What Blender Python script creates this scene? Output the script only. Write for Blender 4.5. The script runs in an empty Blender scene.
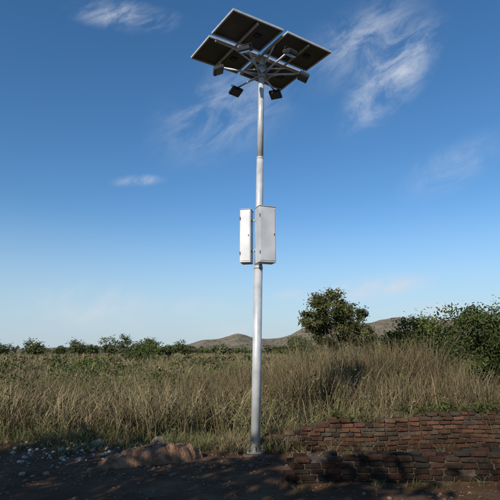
import bpy, bmesh, math, random
import numpy as np
from mathutils import Vector, Matrix, Euler
random.seed(7); rng=np.random.default_rng(11)
S=bpy.context.scene
S.view_settings.view_transform='Standard'; S.view_settings.look='None'; S.view_settings.exposure=0
F=480.0; P=math.radians(11.8); CH=1.6
# ------------------------------------------------------------ helpers
def vnoise(x,y,seed=0,scale=1.0,octaves=3):
    x=np.asarray(x,float)/scale; y=np.asarray(y,float)/scale
    out=np.zeros_like(x); amp=1.0; tot=0
    for o in range(octaves):
        xi=np.floor(x).astype(np.int64); yi=np.floor(y).astype(np.int64)
        fx=x-xi; fy=y-yi; fx=fx*fx*(3-2*fx); fy=fy*fy*(3-2*fy)
        def h(a,b):
            n=(a*374761393+b*668265263+(seed+o*17)*69069)&0xffffffff
            n=((n^(n>>13))*1274126177)&0xffffffff
            return ((n^(n>>16))&0xffff)/65535.0
        v=(h(xi,yi)*(1-fx)+h(xi+1,yi)*fx)*(1-fy)+(h(xi,yi+1)*(1-fx)+h(xi+1,yi+1)*fx)*fy
        out+=v*amp; tot+=amp; amp*=.5; x=x*2.03; y=y*2.03
    return out/tot
def gz(x,y):
    x=np.asarray(x,float); y=np.asarray(y,float)
    far=np.clip((np.hypot(x,y)-20)/60,0,1)
    return (vnoise(x,y,3,2.5,3)-.5)*.12+(vnoise(x,y,9,.5,2)-.5)*.04+far*(vnoise(x,y,5,60,2)-.5)*.8
def link(o,parent=None):
    S.collection.objects.link(o)
    if parent:
        o.parent=parent; o.matrix_parent_inverse=Matrix.Translation(-Vector(parent.location))
    return o
def empty(name,loc=(0,0,0)):
    e=bpy.data.objects.new(name,None); e.location=loc; e.empty_display_size=.3
    S.collection.objects.link(e); return e
def npmesh(name,V,T,C=None,mats=(),parent=None,smooth=False):
    V=np.asarray(V,np.float32).reshape(-1,3); T=np.asarray(T,np.int32).reshape(-1,3)
    me=bpy.data.meshes.new(name)
    me.vertices.add(len(V)); me.vertices.foreach_set('co',V.ravel())
    me.loops.add(len(T)*3); me.loops.foreach_set('vertex_index',T.ravel())
    me.polygons.add(len(T)); me.polygons.foreach_set('loop_start',np.arange(0,len(T)*3,3,dtype=np.int32))
    me.polygons.foreach_set('loop_total',np.full(len(T),3,np.int32))
    if smooth: me.polygons.foreach_set('use_smooth',np.ones(len(T),bool))
    me.update(calc_edges=True)
    if C is not None:
        a=me.color_attributes.new('Col','FLOAT_COLOR','POINT')
        c=np.ones((len(V),4),np.float32); c[:,:3]=C; a.data.foreach_set('color',c.ravel())
    for m in mats: me.materials.append(m)
    return link(bpy.data.objects.new(name,me),parent)
def newmat(name):
    m=bpy.data.materials.new(name); m.use_nodes=True
    nt=m.node_tree; b=nt.nodes['Principled BSDF']; return m,nt,b
def N(nt,t,**k):
    n=nt.nodes.new(t)
    for a,v in k.items(): setattr(n,a,v)
    return n
def noisy(name,c1,c2,scale=8,rough=.7,metal=0,bump=.2,bscale=40,detail=6,dist=.02):
    m,nt,b=newmat(name); tc=N(nt,'ShaderNodeTexCoord')
    n=N(nt,'ShaderNodeTexNoise'); n.inputs['Scale'].default_value=scale; n.inputs['Detail'].default_value=detail
    r=N(nt,'ShaderNodeValToRGB'); r.color_ramp.elements[0].position=.35; r.color_ramp.elements[1].position=.65
    r.color_ramp.elements[0].color=(*c1,1); r.color_ramp.elements[1].color=(*c2,1)
    nt.links.new(tc.outputs['Object'],n.inputs['Vector']); nt.links.new(n.outputs['Fac'],r.inputs[0]); nt.links.new(r.outputs[0],b.inputs['Base Color'])
    b.inputs['Roughness'].default_value=rough; b.inputs['Metallic'].default_value=metal
    if bump>0:
        n2=N(nt,'ShaderNodeTexNoise'); n2.inputs['Scale'].default_value=bscale; n2.inputs['Detail'].default_value=5
        bp=N(nt,'ShaderNodeBump'); bp.inputs['Strength'].default_value=bump; bp.inputs['Distance'].default_value=dist
        nt.links.new(tc.outputs['Object'],n2.inputs['Vector']); nt.links.new(n2.outputs['Fac'],bp.inputs['Height']); nt.links.new(bp.outputs[0],b.inputs['Normal'])
    return m
def leafmat(name,transl=.3):
    m=bpy.data.materials.new(name); m.use_nodes=True; nt=m.node_tree
    b=N(nt,'ShaderNodeBsdfDiffuse'); a=N(nt,'ShaderNodeAttribute',attribute_name='Col')
    nt.nodes.remove(nt.nodes['Principled BSDF'])
    nt.links.new(a.outputs['Color'],b.inputs['Color']); out=b.outputs[0]
    if transl>0:
        t=N(nt,'ShaderNodeBsdfTranslucent'); nt.links.new(a.outputs['Color'],t.inputs['Color'])
        mx=N(nt,'ShaderNodeMixShader'); mx.inputs[0].default_value=transl
        nt.links.new(out,mx.inputs[1]); nt.links.new(t.outputs[0],mx.inputs[2]); out=mx.outputs[0]
    nt.links.new(out,nt.nodes['Material Output'].inputs['Surface']); return m
M_leaf=leafmat('foliage',.2); M_grass=leafmat('grass_blades',0); M_far=leafmat('distant_foliage',0)
M_bark=noisy('bark',(.06,.045,.03),(.14,.11,.08),6,.9,0,.6,25)
def obj_from_bm(bm,name,mats,parent=None,bevel=0,smooth=False):
    me=bpy.data.meshes.new(name); bm.to_mesh(me); bm.free()
    for m in (mats if isinstance(mats,(list,tuple)) else [mats]): me.materials.append(m)
    if smooth:
        for p in me.polygons: p.use_smooth=True
    o=link(bpy.data.objects.new(name,me),parent)
    if bevel:
        b=o.modifiers.new('bevel','BEVEL'); b.width=bevel; b.segments=2; b.limit_method='ANGLE'
    return o
def addbox(bm,size,mtx,mi=0):
    r=bmesh.ops.create_cube(bm,size=1.0)
    for v in r['verts']: v.co=mtx@Vector((v.co.x*size[0],v.co.y*size[1],v.co.z*size[2]))
    for f in {f for v in r['verts'] for f in v.link_faces}: f.material_index=mi
def addcyl(bm,p0,p1,r0,r1,seg=16,mi=0,caps=True):
    p0=Vector(p0); p1=Vector(p1); d=p1-p0; q=d.to_track_quat('Z','Y').to_matrix().to_4x4()
    r=bmesh.ops.create_cone(bm,cap_ends=caps,segments=seg,radius1=r0,radius2=r1,depth=d.length)
    mt=Matrix.Translation((p0+p1)/2)@q
    for v in r['verts']: v.co=mt@v.co
    for f in {f for v in r['verts'] for f in v.link_faces}:
        f.material_index=mi; f.smooth=len(f.verts)==4
def T(x,y,z): return Matrix.Translation((x,y,z))
def RZ(a): return Matrix.Rotation(a,4,'Z')
def RX(a): return Matrix.Rotation(a,4,'X')
def RY(a): return Matrix.Rotation(a,4,'Y')
# ------------------------------------------------------------ camera, light, sky
cd=bpy.data.cameras.new('camera'); cam=bpy.data.objects.new('camera',cd); S.collection.objects.link(cam)
cd.sensor_fit='HORIZONTAL'; cd.angle=2*math.atan(250/F); cd.clip_end=9000; cd.clip_start=.05
cam.location=(0,0,CH); cam.rotation_euler=(math.pi/2+P,0,0); S.camera=cam
EL=math.radians(29); sd=Vector((-.5,-.866,0)).normalized()
tosun=Vector((sd.x*math.cos(EL),sd.y*math.cos(EL),math.sin(EL)))
ld=bpy.data.lights.new('sun','SUN'); ld.energy=4.4; ld.angle=math.radians(.53); ld.color=(1,.93,.82)
sun=bpy.data.objects.new('sun',ld); S.collection.objects.link(sun); sun.location=(-20,-25,20)
sun.rotation_euler=tosun.to_track_quat('Z','Y').to_euler()
W=bpy.data.worlds.new('World'); S.world=W; W.use_nodes=True; nt=W.node_tree
bg=nt.nodes['Background']; bg.inputs['Strength'].default_value=.13
sky=N(nt,'ShaderNodeTexSky',sky_type='NISHITA'); sky.sun_disc=False; sky.sun_elevation=EL
sky.sun_rotation=math.atan2(sd.x,sd.y)%(2*math.pi); sky.air_density=1.0; sky.dust_density=.1; sky.ozone_density=3.0
hsv=N(nt,'ShaderNodeHueSaturation'); hsv.inputs['Saturation'].default_value=1.22; nt.links.new(sky.outputs[0],hsv.inputs['Color'])
tc=N(nt,'ShaderNodeTexCoord'); sp=N(nt,'ShaderNodeSeparateXYZ'); nt.links.new(tc.outputs['Generated'],sp.inputs[0])
def M(op,a,b=None,c=None,clamp=False):
    n=N(nt,'ShaderNodeMath',operation=op); n.use_clamp=clamp
    for i,v in enumerate((a,b,c)):
        if v is None: continue
        if isinstance(v,(int,float)): n.inputs[i].default_value=v
        else: nt.links.new(v,n.inputs[i])
    return n.outputs[0]
hz_=N(nt,'ShaderNodeMapRange',interpolation_type='SMOOTHSTEP'); nt.links.new(sp.outputs[2],hz_.inputs['Value'])
hz_.inputs['From Min'].default_value=-.02; hz_.inputs['From Max'].default_value=.30; hz_.inputs['To Min'].default_value=.9; hz_.inputs['To Max'].default_value=0
hm=N(nt,'ShaderNodeMix',data_type='RGBA'); nt.links.new(hz_.outputs[0],hm.inputs[0]); nt.links.new(hsv.outputs[0],hm.inputs[6]); hm.inputs[7].default_value=(3.2,4.2,5.2,1)
yy=M('MAXIMUM',sp.outputs[1],.05)
cb=N(nt,'ShaderNodeCombineXYZ'); nt.links.new(M('DIVIDE',sp.outputs[0],yy),cb.inputs[0]); nt.links.new(M('DIVIDE',sp.outputs[2],yy),cb.inputs[1])
def ab(x,y):
    u=x-250; v=250-y; Y=F*math.cos(P)-v*math.sin(P); Z=F*math.sin(P)+v*math.cos(P); return u/Y,Z/Y
CL=[(395,75,98,34,50,1.35),(365,40,95,50,35,.75),(125,16,70,22,-8,1.1),(138,181,30,8,3,1.1),(378,288,64,16,8,1.5),(296,297,32,10,0,1.4),
    (92,306,80,28,-5,1.0),(225,110,95,60,30,.7),(232,330,44,9,0,1.1),(455,165,75,28,30,.45),(450,310,70,12,0,.9),(190,305,50,14,0,.5)]
acc=None
for (x,y,rx,ry,an,st) in CL:
    a,b=ab(x,y); mp=N(nt,'ShaderNodeMapping',vector_type='TEXTURE')
    mp.inputs['Location'].default_value=(a,b,0); mp.inputs['Rotation'].default_value=(0,0,math.radians(an)); mp.inputs['Scale'].default_value=(rx/F,ry/F,1)
    nt.links.new(cb.outputs[0],mp.inputs[0]); ln=N(nt,'ShaderNodeVectorMath',operation='LENGTH'); nt.links.new(mp.outputs[0],ln.inputs[0])
    mr=N(nt,'ShaderNodeMapRange',interpolation_type='SMOOTHSTEP'); nt.links.new(ln.outputs['Value'],mr.inputs['Value'])
    mr.inputs['From Min'].default_value=0; mr.inputs['From Max'].default_value=1.15; mr.inputs['To Min'].default_value=st; mr.inputs['To Max'].default_value=0
    acc=mr.outputs[0] if acc is None else M('ADD',acc,mr.outputs[0])
mp=N(nt,'ShaderNodeMapping',vector_type='TEXTURE'); mp.inputs['Rotation'].default_value=(0,0,math.radians(38)); mp.inputs['Scale'].default_value=(1.6,.8,1)
nt.links.new(cb.outputs[0],mp.inputs[0])
nz=N(nt,'ShaderNodeTexNoise'); nz.inputs['Scale'].default_value=11; nz.inputs['Detail'].default_value=7; nz.inputs['Roughness'].default_value=.66; nz.inputs['Distortion'].default_value=.5
nt.links.new(mp.outputs[0],nz.inputs['Vector'])
mr=N(nt,'ShaderNodeMapRange',interpolation_type='SMOOTHSTEP'); nt.links.new(nz.outputs['Fac'],mr.inputs['Value']); mr.inputs['From Min'].default_value=.34; mr.inputs['From Max'].default_value=.72
cf=M('MULTIPLY',M('MULTIPLY',acc,mr.outputs[0]),.72,clamp=True)
mx=N(nt,'ShaderNodeMix',data_type='RGBA'); nt.links.new(cf,mx.inputs[0]); nt.links.new(hm.outputs[2],mx.inputs[6]); mx.inputs[7].default_value=(5.0,5.4,6.0,1)
nt.links.new(mx.outputs[2],bg.inputs['Color'])
try: W.cycles.sampling_method='MANUAL'; W.cycles.sample_map_resolution=256
except Exception as ex: print(ex)
# ------------------------------------------------------------ ground
xs=np.concatenate([-np.geomspace(4000,12,40),np.linspace(-11.8,11.8,160),np.geomspace(12,4000,40)])
ys=np.concatenate([-np.geomspace(2500,10,25),np.linspace(-9.5,4,40),np.linspace(4.1,14,140),np.geomspace(14.2,4500,80)])
X,Y=np.meshgrid(xs,ys); Z=gz(X,Y); nx=len(xs); ny=len(ys)
V=np.stack([X,Y,Z],-1).reshape(-1,3); i=(np.arange(ny-1)[:,None]*nx+np.arange(nx-1)[None,:]).ravel()
Tt=np.concatenate([np.stack([i,i+1,i+nx+1],1),np.stack([i,i+nx+1,i+nx],1)])
m,gt,b=newmat('ground_soil')
tc2=N(gt,'ShaderNodeTexCoord'); 
def ramp(src,stops):
    r=N(gt,'ShaderNodeValToRGB'); e=r.color_ramp.elements
    e[0].position=stops[0][0]; e[0].color=(*stops[0][1],1); e[1].position=stops[-1][0]; e[1].color=(*stops[-1][1],1)
    for p,c in stops[1:-1]: q=e.new(p); q.color=(*c,1)
    gt.links.new(src,r.inputs[0]); return r.outputs[0]
def nse(sc,det=6,r=.6):
    n=N(gt,'ShaderNodeTexNoise'); n.inputs['Scale'].default_value=sc; n.inputs['Detail'].default_value=det; n.inputs['Roughness'].default_value=r
    gt.links.new(tc2.outputs['Object'],n.inputs['Vector']); return n.outputs['Fac']
soil=ramp(nse(1.6,10,.7),[(.3,(.075,.036,.018)),(.5,(.135,.07,.036)),(.7,(.22,.135,.08))])
fld=ramp(nse(.12,10,.7),[(.3,(.07,.085,.03)),(.5,(.12,.12,.05)),(.7,(.20,.165,.085))])
s2=N(gt,'ShaderNodeSeparateXYZ'); gt.links.new(tc2.outputs['Object'],s2.inputs[0])
mr=N(gt,'ShaderNodeMapRange'); gt.links.new(s2.outputs[1],mr.inputs['Value']); mr.inputs['From Min'].default_value=10; mr.inputs['From Max'].default_value=22
mx=N(gt,'ShaderNodeMix',data_type='RGBA'); gt.links.new(mr.outputs[0],mx.inputs[0]); gt.links.new(soil,mx.inputs[6]); gt.links.new(fld,mx.inputs[7])
gt.links.new(mx.outputs[2],b.inputs['Base Color']); b.inputs['Roughness'].default_value=.95; b.inputs['Specular IOR Level'].default_value=.15
bp=N(gt,'ShaderNodeBump'); bp.inputs['Strength'].default_value=.9; bp.inputs['Distance'].default_value=.05
gt.links.new(nse(14,10,.75),bp.inputs['Height']); gt.links.new(bp.outputs[0],b.inputs['Normal'])
npmesh('ground',V,Tt,None,[m],smooth=True)
# ------------------------------------------------------------ hills
def hills():
    hx=np.linspace(-900,1500,420); hy=np.linspace(560,1500,120); X,Y=np.meshgrid(hx,hy)
    def ang(px): return (px-250)/F
    B=X/Y*.98
    def g(c,w): return np.exp(-((B-ang(c))/(w/F))**2)
    prof=24*g(238,17)+15*g(208,20)+16*g(266,22)+32*g(305,26)+32*g(340,30)+38*g(382,36)+36*g(430,40)+32*g(480,50)+22*g(550,70)+8*g(150,60)+6*g(60,60)
    ridge=np.exp(-((Y-850-vnoise(X,Y,4,300,2)*120)/190)**2)
    Z=prof*ridge*1.1*(.85+.3*vnoise(X,Y,8,70,4))+vnoise(X,Y,2,25,3)*3*ridge-3
    n1=len(hx); n2=len(hy); V=np.stack([X,Y,Z],-1).reshape(-1,3); i=(np.arange(n2-1)[:,None]*n1+np.arange(n1-1)[None,:]).ravel()
    Tt=np.concatenate([np.stack([i,i+1,i+n1+1],1),np.stack([i,i+n1+1,i+n1],1)])
    m=noisy('hill_scrub',(.14,.12,.07),(.26,.19,.12),.05,.95,0,.5,.15,12,4)
    npmesh('hills',V,Tt,None,[m],smooth=True)
    n=1500; x=rng.uniform(-200,900,n); y=rng.uniform(620,860,n)
    fx=(x-hx[0])/(hx[1]-hx[0]); fy=(y-hy[0])/(hy[1]-hy[0]); z=Z[np.clip(fy.astype(int),0,n2-1),np.clip(fx.astype(int),0,n1-1)]
    k=z>3; x=x[k];y=y[k];z=z[k]; n=len(x)
    c=np.repeat(np.stack([x,y,z+.7],1),5,0)+rng.normal(size=(n*5,3))*np.array([1.6,1.6,.6])
    return leaves(c,1.6,np.array([.115,.115,.065])*rng.uniform(.7,1.3,(n*5,1)),None,.5)
# ------------------------------------------------------------ vegetation builders
def blades(px,py,h,w,lean,col,tipcol,z0=None):
    n=len(px); a=rng.uniform(0,2*np.pi,n); f=rng.uniform(0,2*np.pi,n)
    z=gz(px,py) if z0 is None else z0
    base=np.stack([px,py,z-.02],1); d=np.stack([np.cos(a),np.sin(a),np.zeros(n)],1); s=np.stack([np.cos(f),np.sin(f),np.zeros(n)],1)
    V=np.zeros((n,7,3)); C=np.zeros((n,7,3))
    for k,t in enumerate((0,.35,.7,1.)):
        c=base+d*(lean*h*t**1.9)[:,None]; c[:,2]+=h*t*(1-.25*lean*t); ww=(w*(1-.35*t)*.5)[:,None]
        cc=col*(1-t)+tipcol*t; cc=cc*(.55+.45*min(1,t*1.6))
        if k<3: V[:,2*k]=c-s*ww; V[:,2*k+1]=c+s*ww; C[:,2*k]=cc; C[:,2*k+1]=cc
        else: V[:,6]=c; C[:,6]=cc
    b=(np.arange(n)*7)[:,None]
    tri=np.array([[0,1,3],[0,3,2],[2,3,5],[2,5,4],[4,5,6]])
    Tt=(b[:,:,None]+tri[None]).reshape(-1,3)
    return V.reshape(-1,3),Tt,C.reshape(-1,3)
def leaves(cen,size,col,outw=None,up=.3):
    n=len(cen); nrm=rng.normal(size=(n,3)); 
    if outw is not None: nrm=nrm*.75+outw
    nrm[:,2]+=up; nrm/=np.linalg.norm(nrm,axis=1)[:,None]
    r=rng.normal(size=(n,3)); u=np.cross(nrm,r); u/=np.linalg.norm(u,axis=1)[:,None]+1e-9; v=np.cross(nrm,u)
    s=size*rng.uniform(.6,1.3,n); s=s[:,None]
    V=np.stack([cen-u*s,cen-v*s*.45+nrm*s*.12,cen+u*s,cen+v*s*.45+nrm*s*.12],1)
    b=(np.arange(n)*4)[:,None,None]; Tt=(b+np.array([[0,1,3],[1,2,3]])[None]).reshape(-1,3)
    return V.reshape(-1,3),Tt,np.repeat(col,4,0)
def merge(parts):
    Vs=[];Ts=[];Cs=[];o=0
    for V,Tt,C in parts: Vs.append(V);Ts.append(Tt+o);Cs.append(C);o+=len(V)
    return np.concatenate(Vs),np.concatenate(Ts),np.concatenate(Cs)
V,Tt,C=hills(); npmesh('hill_shrubs',V,Tt,C,[M_far])
def crown(lobes,nl,size,c_lo,c_hi,clr=.35,spread=.3):
    parts=[];cents=[]
    for (cx,cy,cz,rx,ry,rz,nc) in lobes:
        d=rng.normal(size=(nc,3)); d/=np.linalg.norm(d,axis=1)[:,None]; r=rng.uniform(.35,1.0,nc)**.6
        c=np.array([cx,cy,cz])+d*r[:,None]*np.array([rx,ry,rz]); c[:,2]=np.maximum(c[:,2],.15)
        cents.append(c); R=(rx+ry+rz)/3
        for k in range(nc):
            m=int(nl*rng.uniform(.5,1.4)); q=rng.normal(size=(m,3))*np.array([1,1,.7])*R*spread*rng.uniform(.6,1.2)
            kt=rng.uniform(.65,1.35)
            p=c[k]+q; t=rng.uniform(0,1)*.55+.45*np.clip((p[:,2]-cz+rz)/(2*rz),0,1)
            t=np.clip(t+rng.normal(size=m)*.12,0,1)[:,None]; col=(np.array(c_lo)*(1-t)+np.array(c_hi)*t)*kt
            ow=(p-np.array([cx,cy,cz])); ow/=np.linalg.norm(ow,axis=1)[:,None]+1e-6
            p[:,2]=np.maximum(p[:,2],.05); parts.append(leaves(p,size,col,ow*.8))
    return merge(parts),np.concatenate(cents)
def tree(name,x,y,h,lobes,nl,size,c_lo,c_hi,tr=.12,spread=.3,nlimb=18,mat=None):
    z=float(gz(x,y)); e=empty(name,(x,y,z))
    L=[(x+a,y+b,z+c,rx,ry,rz,n) for a,b,c,rx,ry,rz,n in lobes]
    (V,Tt,C),cen=crown(L,nl,size,c_lo,c_hi,spread=spread)
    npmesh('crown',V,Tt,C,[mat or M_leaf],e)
    bm=bmesh.new(); p=Vector((x,y,z-.1)); r=tr; segs=[p]
    for k in range(5):
        q=Vector((x+rng.normal()*.06*h*.3*(k+1)/3,y+rng.normal()*.06*h*.3*(k+1)/3,z+h*.62*(k+1)/5)); r2=r*.82
        addcyl(bm,p,q,r,r2,8,0,False); p=q; r=r2; segs.append(q)
    for c in cen[rng.permutation(len(cen))[:nlimb]]:
        s=segs[int(rng.integers(2,len(segs)))]; c=Vector(c); md=(s+c)/2+Vector(rng.normal(size=3))*.06*h*.5+Vector((0,0,-.02*h))
        addcyl(bm,s,md,tr*.4,tr*.24,6,0,False); addcyl(bm,md,c,tr*.24,tr*.07,6,0,False)
    obj_from_bm(bm,'trunk',M_bark,e); return e
G1=(.022,.04,.012); G2=(.11,.14,.04)
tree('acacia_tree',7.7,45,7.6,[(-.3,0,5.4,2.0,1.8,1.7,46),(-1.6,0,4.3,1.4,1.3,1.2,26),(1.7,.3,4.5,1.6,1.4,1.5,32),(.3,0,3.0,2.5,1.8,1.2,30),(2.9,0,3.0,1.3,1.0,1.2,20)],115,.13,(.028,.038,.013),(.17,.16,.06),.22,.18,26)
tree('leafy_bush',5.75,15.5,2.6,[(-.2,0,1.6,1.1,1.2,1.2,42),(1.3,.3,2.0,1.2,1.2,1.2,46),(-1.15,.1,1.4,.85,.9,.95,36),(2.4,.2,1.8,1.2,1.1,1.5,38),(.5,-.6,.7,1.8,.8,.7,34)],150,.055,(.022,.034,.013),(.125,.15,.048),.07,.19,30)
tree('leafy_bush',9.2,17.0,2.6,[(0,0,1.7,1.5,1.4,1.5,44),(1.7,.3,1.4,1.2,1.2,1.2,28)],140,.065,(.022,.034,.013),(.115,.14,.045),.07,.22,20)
for k in range(6):  # unseen tree row behind the camera, added to cast shade on the foreground
    a=-7.1+2.25*k; b=.63-1.27*k
    tree('added_shade_tree',a,b,5.3,[(0,0,4.2,1.45,1.45,1.15,25),(.3,-.2,3.4,1.4,1.4,.8,11)],52,.16,G1,G2,.13,.25,8,M_far)
# distant tree line
parts=[]
def distant(x,y,h,w,lo=(.035,.048,.02),hi=(.125,.135,.055),n=10,ls=.3,nl=40):
    L=[(x+rng.uniform(-.3,.3)*w,y,h*rng.uniform(.45,.72),w*.38,w*.38,h*.3,n) for _ in range(3)]
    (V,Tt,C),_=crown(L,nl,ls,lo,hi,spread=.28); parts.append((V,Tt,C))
    p=blades(np.full(4,x)+rng.normal(size=4)*.2,np.full(4,y*1.0),np.full(4,h*.6),np.full(4,.35),np.full(4,.15),np.tile([.06,.045,.03],(4,1)),np.tile([.06,.045,.03],(4,1))); parts.append(p)
for (px,top,wpx,d) in [(83,339,20,110),(115,337,18,105),(128,333,14,120),(150,338,26,95),(186,339,16,110),(172,345,16,100),(95,345,14,125),(222,342,12,140),(40,338,24,100),(12,342,24,120),(62,345,18,130),(205,348,12,150),(154,334,12,130),(140,345,22,90),(236,348,12,160),(297,333,18,120),(310,341,20,100),(285,345,16,140),(385,331,26,90),(405,326,30,80),(370,336,22,100),(430,335,30,90),(470,335,30,110),(495,338,26,100),(270,349,12,170)]:
    an=math.atan((250-top)/F)+P; h=CH+d*math.tan(an); x=(px-250)/F*d*1.0
    distant(x,d,max(h,1.5),wpx/F*d*1.15,ls=.22)
for k in range(150):
    d=rng.uniform(120,420); x=rng.uniform(-.62,.7)*d; distant(x,d,rng.uniform(1.5,3.9),rng.uniform(3,8),(.05,.06,.03),(.15,.145,.075),4,.5,22)
V,Tt,C=merge(parts); npmesh('distant_trees',V,Tt,C,[M_far])
# shrubs scattered in the field
parts=[]
def shrub(x,y,w,h,lo,hi,ls=.05,n=10,nl=60):
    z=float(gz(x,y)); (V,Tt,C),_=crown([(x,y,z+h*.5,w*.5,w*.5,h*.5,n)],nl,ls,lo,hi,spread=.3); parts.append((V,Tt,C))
for (px,top,wpx,d,n) in [(100,362,54,30,18),(75,368,38,26,16),(120,367,34,24,14),(163,366,17,19,12),(185,364,30,34,10),(145,346,36,60,14),(205,360,28,38,10),(225,366,26,28,12),(50,358,40,36,12),(20,363,40,28,12),(300,350,24,45,8),(90,383,30,16,12),(200,376,26,17,12),(130,393,26,13,10),(70,398,30,12.5,10),(225,383,22,14,10),(175,388,26,14,10),(280,370,32,18,10),(35,383,34,15,10),(240,372,22,24,10),(10,395,34,13,10),(345,372,30,13,12),(300,380,26,12.5,10)]:
    an=math.atan((250-top)/F)+P; h=max(.4,CH+d*math.tan(an)); x=(px-250)/F*d
    shrub(x,d,wpx/F*d*1.1,h,(.028,.04,.014),(.11,.135,.042),.028+.0022*d,n,70)
for k in range(240):
    d=rng.uniform(11,75); x=rng.uniform(-.6,.6)*d
    if .05<x/d<.32 and d<20 and k%2: continue
    q=rng.uniform(); hi=(.125,.14,.055) if q<.5 else (.23,.18,.10)
    shrub(x,d,rng.uniform(.6,1.8),rng.uniform(.5,1.15)*(.85 if d<20 else 1),(.045,.05,.02),hi,.02+.0025*d,5,45)
V,Tt,C=merge(parts); npmesh('field_shrubs',V,Tt,C,[M_far])
# grass field
parts=[]
straw=np.array([.34,.265,.155]); green=np.array([.105,.13,.044]); olive=np.array([.175,.16,.07]); brown=np.array([.165,.115,.066])
def grass(n,y0,y1,slope,hm,wm,edge=None,hvar=.5):
    yv=np.sqrt(rng.uniform(y0**2,y1**2,n)); xv=rng.uniform(-1,1,n)*(slope*yv+1.0)
    cl=vnoise(xv,yv,21,.55,2); k=cl+rng.uniform(-.25,.25,n)>.42
    xv=xv[k]; yv=yv[k]; n=len(xv)
    if edge is not None:
        k=yv>edge(xv)+rng.normal(size=n)*.15; xv=xv[k]; yv=yv[k]; n=len(xv)
    big=vnoise(xv,yv,33,3.5,3); sm=vnoise(xv,yv,35,.7,2); h=hm*(.2+1.0*big+.55*sm)*rng.uniform(1-hvar,1+hvar,n)
    t=np.clip((vnoise(xv,yv,40,4.0,3)-.39)*5,0,1)[:,None]; r=rng.uniform(0,1,n)[:,None]
    c=green*(1-t)+olive*t; c=np.where(r>.84-.32*t,straw*.85,c); c=np.where(r<.2,brown,c); c=c*rng.uniform(.6,1.3,n)[:,None]*(.6+.8*vnoise(xv,yv,44,1.3,2))[:,None]
    tip=c*.72+straw*.28
    return blades(xv,yv,h,wm*rng.uniform(.6,1.5,n),rng.uniform(.1,1.1,n),c,tip)
edge=lambda x: np.where(x>-.2,8.95,9.25+.9*(vnoise(x,x*0,71,.9,2)-.5))
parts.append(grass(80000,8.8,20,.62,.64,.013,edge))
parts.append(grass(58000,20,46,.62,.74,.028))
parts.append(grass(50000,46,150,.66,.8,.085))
def reeds(n,x0,x1,y0,y1,hm,gr=.0):
    xv=rng.uniform(x0,x1,n); yv=rng.uniform(y0,y1,n); k=vnoise(xv,yv,55,.5,2)+rng.uniform(-.2,.2,n)>.42
    xv=xv[k]; yv=yv[k]; n=len(xv); h=hm*(.45+.9*vnoise(xv,yv,57,1.2,3))*rng.uniform(.6,1.25,n)
    r=rng.uniform(0,1,n)[:,None]; c=np.where(r>.52+gr,straw*.75,np.where(r>.26,brown*1.15,olive*.85))*rng.uniform(.55,1.2,n)[:,None]*(.6+.8*vnoise(xv,yv,59,.9,2))[:,None]
    return blades(xv,yv,h,.014*rng.uniform(.5,1.4,n),rng.uniform(.05,.6,n),c*.8,c)
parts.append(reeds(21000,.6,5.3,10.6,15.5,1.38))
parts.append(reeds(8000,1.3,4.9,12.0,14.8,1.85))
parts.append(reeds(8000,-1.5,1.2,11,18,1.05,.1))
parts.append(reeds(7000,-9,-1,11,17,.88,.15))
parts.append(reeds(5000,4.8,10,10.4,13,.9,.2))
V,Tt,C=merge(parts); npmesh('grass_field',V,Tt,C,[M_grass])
# leafy weeds within the grass
parts=[]
n=850; yv=np.sqrt(rng.uniform(9.3**2,22**2,n)); xv=rng.uniform(-.62,.62,n)*yv
for x,y in zip(xv,yv):
    h=rng.uniform(.35,1.05)*(1.4 if .05<x/y<.33 else .95); z=float(gz(x,y)); m=int(rng.integers(18,60)); t=rng.uniform(.25,1,m)
    p=np.stack([x+rng.normal(size=m)*.12*t,y+rng.normal(size=m)*.12*t,z+h*t],1); g=rng.uniform(0,1)
    c=(green*1.05*(1-g)+brown*.9*g)*rng.uniform(.6,1.4,m)[:,None]; parts.append(leaves(p,.03,c,None,.4))
V,Tt,C=merge(parts); npmesh('field_weeds',V,Tt,C,[M_far])
# ------------------------------------------------------------ brick walls
m,gt,b=newmat('old_brick'); at=N(gt,'ShaderNodeAttribute',attribute_name='Col'); tc2=N(gt,'ShaderNodeTexCoord')
hs=N(gt,'ShaderNodeMix',data_type='RGBA',blend_type='MULTIPLY'); hs.inputs[0].default_value=1
gt.links.new(at.outputs['Color'],hs.inputs[6]); gt.links.new(ramp(nse(3,10,.75),[(.36,(.25,.25,.22)),(.5,(.75,.72,.68)),(.68,(1.25,1.2,1.12))]),hs.inputs[7])
gt.links.new(hs.outputs[2],b.inputs['Base Color']); b.inputs['Roughness'].default_value=.95; b.inputs['Specular IOR Level'].default_value=.2
bp=N(gt,'ShaderNodeBump'); bp.inputs['Strength'].default_value=1; bp.inputs['Distance'].default_value=.03; gt.links.new(nse(30,9,.75),bp.inputs['Height']); gt.links.new(bp.outputs[0],b.inputs['Normal'])
M_brick=m; M_mortar=noisy('wall_core_mortar',(.045,.03,.02),(.10,.068,.046),10,.95,0,.8,40)
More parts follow.
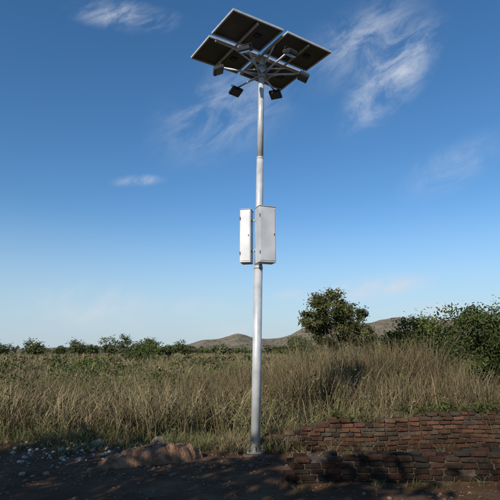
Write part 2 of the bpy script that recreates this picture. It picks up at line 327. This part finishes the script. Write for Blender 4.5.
def brick_wall(name,p0,p1,hfun,depth=.23,tone=1.0,miss=.12):
    p0=Vector((*p0,0)); p1=Vector((*p1,0)); L=(p1-p0).length; d=(p1-p0).normalized(); nrm=Vector((d.y,-d.x,0)); ang=math.atan2(d.y,d.x)
    bl,bh,bw=.19,.060,.10; e=empty(name,p0); bm=bmesh.new(); lay=bm.verts.layers.float_color.new('Col')
    for c in range(16):
        zc=.0+c*(bh+.011)-.05; s=-(c%2)*.1+random.uniform(-.04,.04)
        while s<L:
            l=bl*random.choice((1,1,1,.95,.9,.55))
            if zc+bh<hfun(s+bl/2)+.03+random.uniform(-.02,.02):
                top=zc+bh>hfun(s+bl/2)-.05
                for side in (-1,1):
                    if (top and random.random()<miss) or random.random()<.012: continue
                    off=side*(depth/2-bw/2)+random.gauss(0,.007)
                    ctr=p0+d*(s+l/2)-nrm*off
                    z=zc+random.uniform(-.002,.004)+.02*math.sin(s*1.7+p0.y)+.006*math.sin(s*5.1+c)
                    tw=3 if top else 1
                    mt=T(ctr.x,ctr.y,z+bh/2)@RZ(ang+random.gauss(0,.03*tw))@RX(random.gauss(0,.025))@RY(random.gauss(0,.025))
                    n0=len(bm.verts); addbox(bm,(l*random.uniform(.88,1),bw,bh*random.uniform(.84,1)),mt)
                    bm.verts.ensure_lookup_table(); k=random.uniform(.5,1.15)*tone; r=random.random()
                    k*=.42+.58*min(1,max(0,(zc+.02)/.28))  # shade at the wall foot painted into the lower courses' colour
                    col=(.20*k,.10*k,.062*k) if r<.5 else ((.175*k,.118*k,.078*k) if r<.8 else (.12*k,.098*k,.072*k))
                    for v in bm.verts[n0:]: v[lay]=(*col,1)
            s+=l+.012
    for v in bm.verts: v.co+=Vector((random.gauss(0,.0035),random.gauss(0,.0035),random.gauss(0,.003)))
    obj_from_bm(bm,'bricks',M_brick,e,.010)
    bm=bmesh.new(); s=0.03
    while s<L-.05:
        h=max(.03,hfun(s+.1)-.07); ctr=p0+d*(s+.1); addbox(bm,(.197,depth-.06,h+.08),T(ctr.x,ctr.y,(h-.08)/2+.012*math.sin(s*1.7+p0.y))@RZ(ang)); s+=.2
    obj_from_bm(bm,'core',M_mortar,e); return e
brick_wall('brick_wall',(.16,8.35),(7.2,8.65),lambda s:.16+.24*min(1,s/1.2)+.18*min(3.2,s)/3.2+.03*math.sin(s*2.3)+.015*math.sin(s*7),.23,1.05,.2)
brick_wall('brick_wall',(.54,6.5),(6.2,6.7),lambda s:.28+.03*math.sin(s*2.7+1)+.05*min(2,s)/2,.34,.6,.14)  # low tone paints deep shadow into the front wall's brick colour
# ------------------------------------------------------------ mound, rocks, debris
def blob(bm,c,r,seed,sub=2,rough=.35,rot=0):
    q=bmesh.ops.create_icosphere(bm,subdivisions=sub,radius=1)
    for v in q['verts']:
        n=v.co.copy(); f=1+rough*(float(vnoise(n.x*1.7+seed,n.y*1.7+n.z*2.3,seed,1,3))-.5)*2
        v.co=Vector((n.x*r[0]*f,n.y*r[1]*f,n.z*r[2]*f)); v.co=RZ(rot)@v.co+Vector(c)
M_rock=noisy('rock_surface',(.13,.10,.07),(.30,.24,.18),7,.9,0,.6,30)
bm=bmesh.new(); zz=float(gz(-1.55,8.75)); blob(bm,(-1.55,8.75,zz+.05),(.15,.11,.10),5,3,.3,.3); obj_from_bm(bm,'rock',M_rock,None,0,False)
bm=bmesh.new(); zz=float(gz(-2.6,8.7)); blob(bm,(-2.6,8.7,zz+.03),(.13,.1,.07),9,3,.35,.8); obj_from_bm(bm,'rock',M_rock)
n1,n2=190,90; uu,vv=np.meshgrid(np.linspace(-1.25,1.25,n1),np.linspace(-1.3,1.3,n2)); ang=math.atan2(.55,1.34)
lx=uu*.80; ly=vv*.27; wx=-1.43+lx*math.cos(ang)-ly*math.sin(ang); wy=7.5+lx*math.sin(ang)+ly*math.cos(ang)
rad=np.sqrt(np.abs(uu)**2.6+np.abs(vv+.12*np.sin(uu*4))**2.2)+(vnoise(wx,wy,61,.25,3)-.5)*.4
prof=np.clip(1-rad**2.2,0,1)**.5*(.17+.12*np.clip((uu+1)/2,0,1))
zm=gz(wx,wy)-.025+prof+(prof>0)*((vnoise(wx,wy,63,.09,3)-.5)*.09+(vnoise(wx,wy,65,.03,2)-.5)*.03)
V=np.stack([wx,wy,zm],-1).reshape(-1,3); i=(np.arange(n2-1)[:,None]*n1+np.arange(n1-1)[None,:]).ravel()
Tt=np.concatenate([np.stack([i,i+1,i+n1+1],1),np.stack([i,i+n1+1,i+n1],1)])
npmesh('dirt_mound',V,Tt,None,[noisy('mound_earth',(.13,.062,.032),(.30,.17,.095),9,.95,0,1.0,35,8,.03)],smooth=True)
m,gt,b=newmat('pebble_stone'); at=N(gt,'ShaderNodeAttribute',attribute_name='Col'); gt.links.new(at.outputs['Color'],b.inputs['Base Color']); b.inputs['Roughness'].default_value=.9
bm=bmesh.new(); bmesh.ops.create_icosphere(bm,subdivisions=1,radius=1); bv=np.array([v.co for v in bm.verts]); bt=np.array([[v.index for v in f.verts] for f in bm.faces]); bm.free()
parts=[]
def pebble(x,y,r,c):
    v=bv*(1+rng.uniform(-.25,.25,(len(bv),1)))*np.array([1,rng.uniform(.6,1),rng.uniform(.4,.8)])*r; a=rng.uniform(0,6.28)
    R=np.array([[math.cos(a),-math.sin(a),0],[math.sin(a),math.cos(a),0],[0,0,1]]); v=v@R.T+np.array([x,y,float(gz(x,y))+r*.2]); parts.append((v,bt,np.tile(c,(len(v),1))))
for k in range(2200):
    y=rng.uniform(4.5,9.8); x=rng.uniform(-5,4); r=.008+.026*rng.uniform()**4; g=rng.uniform(.5,1.3); pebble(x,y,r,np.array([.16,.095,.058])*g)
for k in range(240):
    pebble(-3.0+rng.normal()*.6,8.3+rng.normal()*.6,.012+.04*rng.uniform()**3,np.array([.44,.39,.32])*rng.uniform(.4,1.1))
for k in range(50):
    pebble(rng.uniform(.0,1.6),rng.uniform(6.7,8.2),.02+.04*rng.uniform()**2,np.array([.14,.08,.052])*rng.uniform(.5,1.2))
for k in range(180):
    pebble(-1.4+rng.normal()*.8,7.2+rng.normal()*.3,.012+.035*rng.uniform()**2,np.array([.17,.095,.055])*rng.uniform(.6,1.3))
V,Tt,C=merge(parts); npmesh('pebbles',V,Tt,C,[m])
parts=[]
n=7000; x=rng.uniform(-5,5,n); y=rng.uniform(4.5,9.8,n); k=vnoise(x,y,91,.7,2)>.47; x=x[k];y=y[k]; n=len(x)
parts.append(leaves(np.stack([x,y,gz(x,y)+.012],1),.018,np.array([.2,.13,.07])*rng.uniform(.4,1.7,n)[:,None],None,4))
V,Tt,C=merge(parts); npmesh('leaf_litter',V,Tt,C,[M_far])
parts=[]
def tuft(x,y,n,r,h,c):
    px=x+rng.normal(size=n)*r; py=y+rng.normal(size=n)*r; cc=c*rng.uniform(.6,1.3,n)[:,None]
    parts.append(blades(px,py,h*rng.uniform(.4,1.2,n),np.full(n,.008),rng.uniform(.2,1.1,n),cc,cc*.7+straw*.3))
for k in range(160):
    x=rng.uniform(-5.2,-.3); y=7.9+1.8*rng.uniform()**.6; tuft(x,y,int(rng.integers(15,60)),.08,rng.uniform(.08,.36),green if rng.uniform()<.5 else olive)
for k in range(90): tuft(rng.uniform(.3,6.5),8.62+rng.uniform(-.05,.6),int(rng.integers(20,60)),.07,rng.uniform(.25,.7),green*.8 if rng.uniform()<.5 else brown)
for k in range(60): tuft(rng.uniform(.6,5),rng.uniform(6.9,8.15),int(rng.integers(10,40)),.06,rng.uniform(.08,.36),green*.7 if k%3 else straw*.6)
for k in range(14): tuft(rng.uniform(.6,5),rng.uniform(6.1,6.35),int(rng.integers(10,30)),.05,rng.uniform(.06,.16),green*.7)
for k in range(40): tuft(rng.normal()*.4,8.1+abs(rng.normal())*.35,36,.07,.3,green*.8 if k%2 else straw*.7)
V,Tt,C=merge(parts); npmesh('grass_tufts',V,Tt,C,[M_grass])
(V,Tt,C),_=crown([(1.6,8.5,.50,.5,.14,.06,8),(3.3,8.56,.62,.8,.15,.07,16),(4.6,8.6,.64,.9,.2,.08,20),(5.8,8.65,.66,.8,.2,.1,20)],60,.028,(.03,.035,.014),(.12,.13,.045),spread=.2)
npmesh('wall_creeper',V,Tt,C,[M_leaf])
# ------------------------------------------------------------ solar street light
M_galv=noisy('galvanised_steel',(.44,.45,.45),(.63,.63,.62),5,.45,.15,.08,60,8,.003)
M_box=noisy('cabinet_paint',(.46,.47,.48),(.62,.62,.61),3.2,.45,.05,.05,50,8,.003)
M_dark=noisy('lamp_housing',(.02,.02,.022),(.04,.04,.045),10,.5,.1,.05)
M_back=noisy('panel_backsheet',(.055,.058,.062),(.085,.087,.09),3,.45,0,0)
M_frame=noisy('aluminium_frame',(.45,.46,.47),(.6,.6,.6),9,.4,.25,0)
M_cell,ct,cbn=newmat('solar_cells'); tc3=N(ct,'ShaderNodeTexCoord'); br=N(ct,'ShaderNodeTexBrick'); br.offset=0; br.inputs['Scale'].default_value=6.4
br.inputs['Color1'].default_value=(.01,.016,.05,1); br.inputs['Color2'].default_value=(.012,.02,.06,1); br.inputs['Mortar'].default_value=(.3,.3,.32,1); br.inputs['Mortar Size'].default_value=.01
br.inputs['Brick Width'].default_value=1; br.inputs['Row Height'].default_value=1
ct.links.new(tc3.outputs['Object'],br.inputs['Vector']); ct.links.new(br.outputs[0],cbn.inputs['Base Color']); cbn.inputs['Roughness'].default_value=.1
M_lens,_,lb=newmat('lamp_glass'); lb.inputs['Base Color'].default_value=(.12,.12,.12,1); lb.inputs['Roughness'].default_value=.2
BX,BY=.085,8.15; TX,TY=.215,8.15; BZ=float(gz(BX,BY)); HUB=6.72; TOP=7.03
lamp=empty('solar_street_light',(BX,BY,BZ))
def pole(z): t=(z)/HUB; return Vector((BX+(TX-BX)*t,BY+(TY-BY)*t,z))
bm=bmesh.new()
addcyl(bm,pole(-.1),pole(3.0),.079,.073,32); addcyl(bm,pole(2.97),pole(3.02),.078,.076,32)
addcyl(bm,pole(3.0),pole(5.0),.068,.062,32); addcyl(bm,pole(4.98),pole(5.01),.0655,.064,32); addcyl(bm,pole(5.0),pole(HUB),.060,.052,32)
addcyl(bm,pole(HUB-.02),pole(TOP),.04,.04,20)
obj_from_bm(bm,'pole',M_galv,lamp)
bm=bmesh.new(); addbox(bm,(.28,.28,.016),T(BX,BY,BZ+.02)); addcyl(bm,(BX,BY,BZ+.03),(BX,BY,BZ+.05),.10,.09,24)
for a in (45,135,225,315):
    c=Vector((BX+.165*math.cos(math.radians(a)),BY+.165*math.sin(math.radians(a)),BZ+.028)); addcyl(bm,c,c+Vector((0,0,.05)),.009,.009,8)
    addcyl(bm,c,c+Vector((0,0,.018)),.018,.018,6)
for k in range(4): 
    a=math.radians(k*90); mt=T(BX,BY,BZ+.075)@RZ(a)@T(.105,0,0); addbox(bm,(.05,.009,.09),mt)
obj_from_bm(bm,'base_plate',noisy('weathered_steel',(.12,.10,.08),(.30,.28,.25),12,.7,.2,.2),lamp,.002)
bm=bmesh.new(); addbox(bm,(.42,.42,.12),T(BX,BY,BZ-.055)@RZ(.1)); obj_from_bm(bm,'footing',noisy('footing_concrete',(.08,.055,.04),(.15,.11,.085),8,.95,0,.5),lamp,.02)
hz=HUB
bm=bmesh.new(); addcyl(bm,(TX,TY,hz-.10),(TX,TY,hz+.10),.07,.07,24); addcyl(bm,(TX,TY,hz-.12),(TX,TY,hz-.10),.085,.085,24); addcyl(bm,(TX,TY,hz+.10),(TX,TY,hz+.115),.095,.095,24)
R=.75
for k in range(6):
    a=math.radians(8+60*k); u=Vector((math.cos(a),math.sin(a),0)); c=Vector((TX,TY,hz))
    addcyl(bm,c+u*.06+Vector((0,0,-.05)),c+u*(R+.02)+Vector((0,0,.03)),.019,.019,12)
    addcyl(bm,c+u*.06+Vector((0,0,-.11)),c+u*.36+Vector((0,0,-.02)),.009,.009,8)
obj_from_bm(bm,'lamp_arms',M_frame,lamp)
for k in range(6):
    a=math.radians(8+60*k); mt=T(TX+math.cos(a)*(R+.06),TY+math.sin(a)*(R+.06),hz-.03)@RZ(a)@RY(math.radians(24))
    bm=bmesh.new()
    addbox(bm,(.19,.23,.055),mt,0); addbox(bm,(.175,.215,.012),mt@T(0,0,-.033),0); addbox(bm,(.15,.19,.006),mt@T(0,0,-.0415),1)
    for j in range(6): addbox(bm,(.13,.006,.03),mt@T(0,-.075+.03*j,.041),0)
    addbox(bm,(.012,.006,.09),mt@T(-.05,.119,.035),0); addbox(bm,(.012,.006,.09),mt@T(-.05,-.119,.035),0); addbox(bm,(.012,.24,.006),mt@T(-.05,0,.083),0)
    obj_from_bm(bm,'floodlight_%d'%(k+1),[M_dark,M_lens,M_galv],lamp,.004)
# solar array: 2 x 2 separate panels on rails
PCX,PCY=.20,8.2
PA=math.radians(32.7); PM=T(PCX,PCY,TOP+.10)@RZ(PA); LX,LY=2.16,1.60; GAP=.085
pw=(LX-GAP)/2; ph=(LY-GAP)/2
k=0
for sx in (-1,1):
    for sy in (-1,1):
        k+=1; c=PM@T(sx*(pw/2+GAP/2),sy*(ph/2+GAP/2),0)@RY(sx*math.radians(1.2))@RX(-sy*math.radians(1.0)); bm=bmesh.new(); f=.028
        addbox(bm,(pw-2*f+.002,ph-2*f+.002,.008),c@T(0,0,.014),0); addbox(bm,(pw-2*f+.002,ph-2*f+.002,.004),c@T(0,0,.0215),1)
        addbox(bm,(pw,f,.04),c@T(0,ph/2-f/2,.005),2); addbox(bm,(pw,f,.04),c@T(0,-ph/2+f/2,.005),2)
        addbox(bm,(f,ph-2*f,.0396),c@T(pw/2-f/2,0,.005),2); addbox(bm,(f,ph-2*f,.0396),c@T(-pw/2+f/2,0,.005),2)
        addbox(bm,(.12,.10,.02),c@T(.22,0,.0),3)
        obj_from_bm(bm,'solar_panel_%d'%k,[M_back,M_cell,M_frame,M_dark],lamp)
bm=bmesh.new()
for s in (-1,1):
    addbox(bm,(.035,LY*.94,.03),PM@T(s*.56,0,-.045)); 
addbox(bm,(LX*.9,.045,.035),PM@T(0,0,-.078)); addbox(bm,(.045,LY*.9,.03),PM@T(0,0,-.045))
addbox(bm,(.22,.22,.012),PM@T(0,0,-.105))
for a in (0,90,180,270):
    u=PM.to_3x3()@Vector((math.cos(math.radians(a)),math.sin(math.radians(a)),0)); c=Vector((TX,TY,hz+.08)); l=.62 if a%180==0 else .45
    addcyl(bm,c+u*.05,Vector((PCX,PCY,TOP+.02))+u*l,.015,.015,10)
obj_from_bm(bm,'array_frame',M_frame,lamp)
def cabinet(name,cx,cy,z0,z1,w,dp,ang):
    h=z1-z0; mt=T(cx,cy,(z0+z1)/2)@RZ(ang); bm=bmesh.new()
    addbox(bm,(w,dp,h),mt,0); addbox(bm,(w-.03,.008,h-.05),mt@T(0,-dp/2-.004,0),0)
    addbox(bm,(w+.02,dp+.02,.010),mt@T(0,-.003,h/2+.005),0)
    for q in (-.33,.33): addbox(bm,(.010,.010,.06),mt@T(-w/2+.005,-dp/2-.012,h*q),1)
    addbox(bm,(.012,.010,.035),mt@T(w/2-.035,-dp/2-.012,.0),1)
    return obj_from_bm(bm,name,[M_box,M_dark],lamp,.004)
cabinet('battery_cabinet_1',.262,7.92,3.03,3.99,.30,.20,math.radians(20))
cabinet('battery_cabinet_2',-.06,8.28,3.09,4.04,.19,.24,math.radians(-12))
bm=bmesh.new()
for z in (3.3,3.85):
    c=pole(z); addcyl(bm,c-Vector((0,0,.02)),c+Vector((0,0,.02)),.076,.076,24)
    addbox(bm,(.32,.03,.035),T(c.x-.0,c.y-.0,z)@RZ(math.radians(-40)))
obj_from_bm(bm,'cabinet_brackets',M_galv,lamp)
print('done')
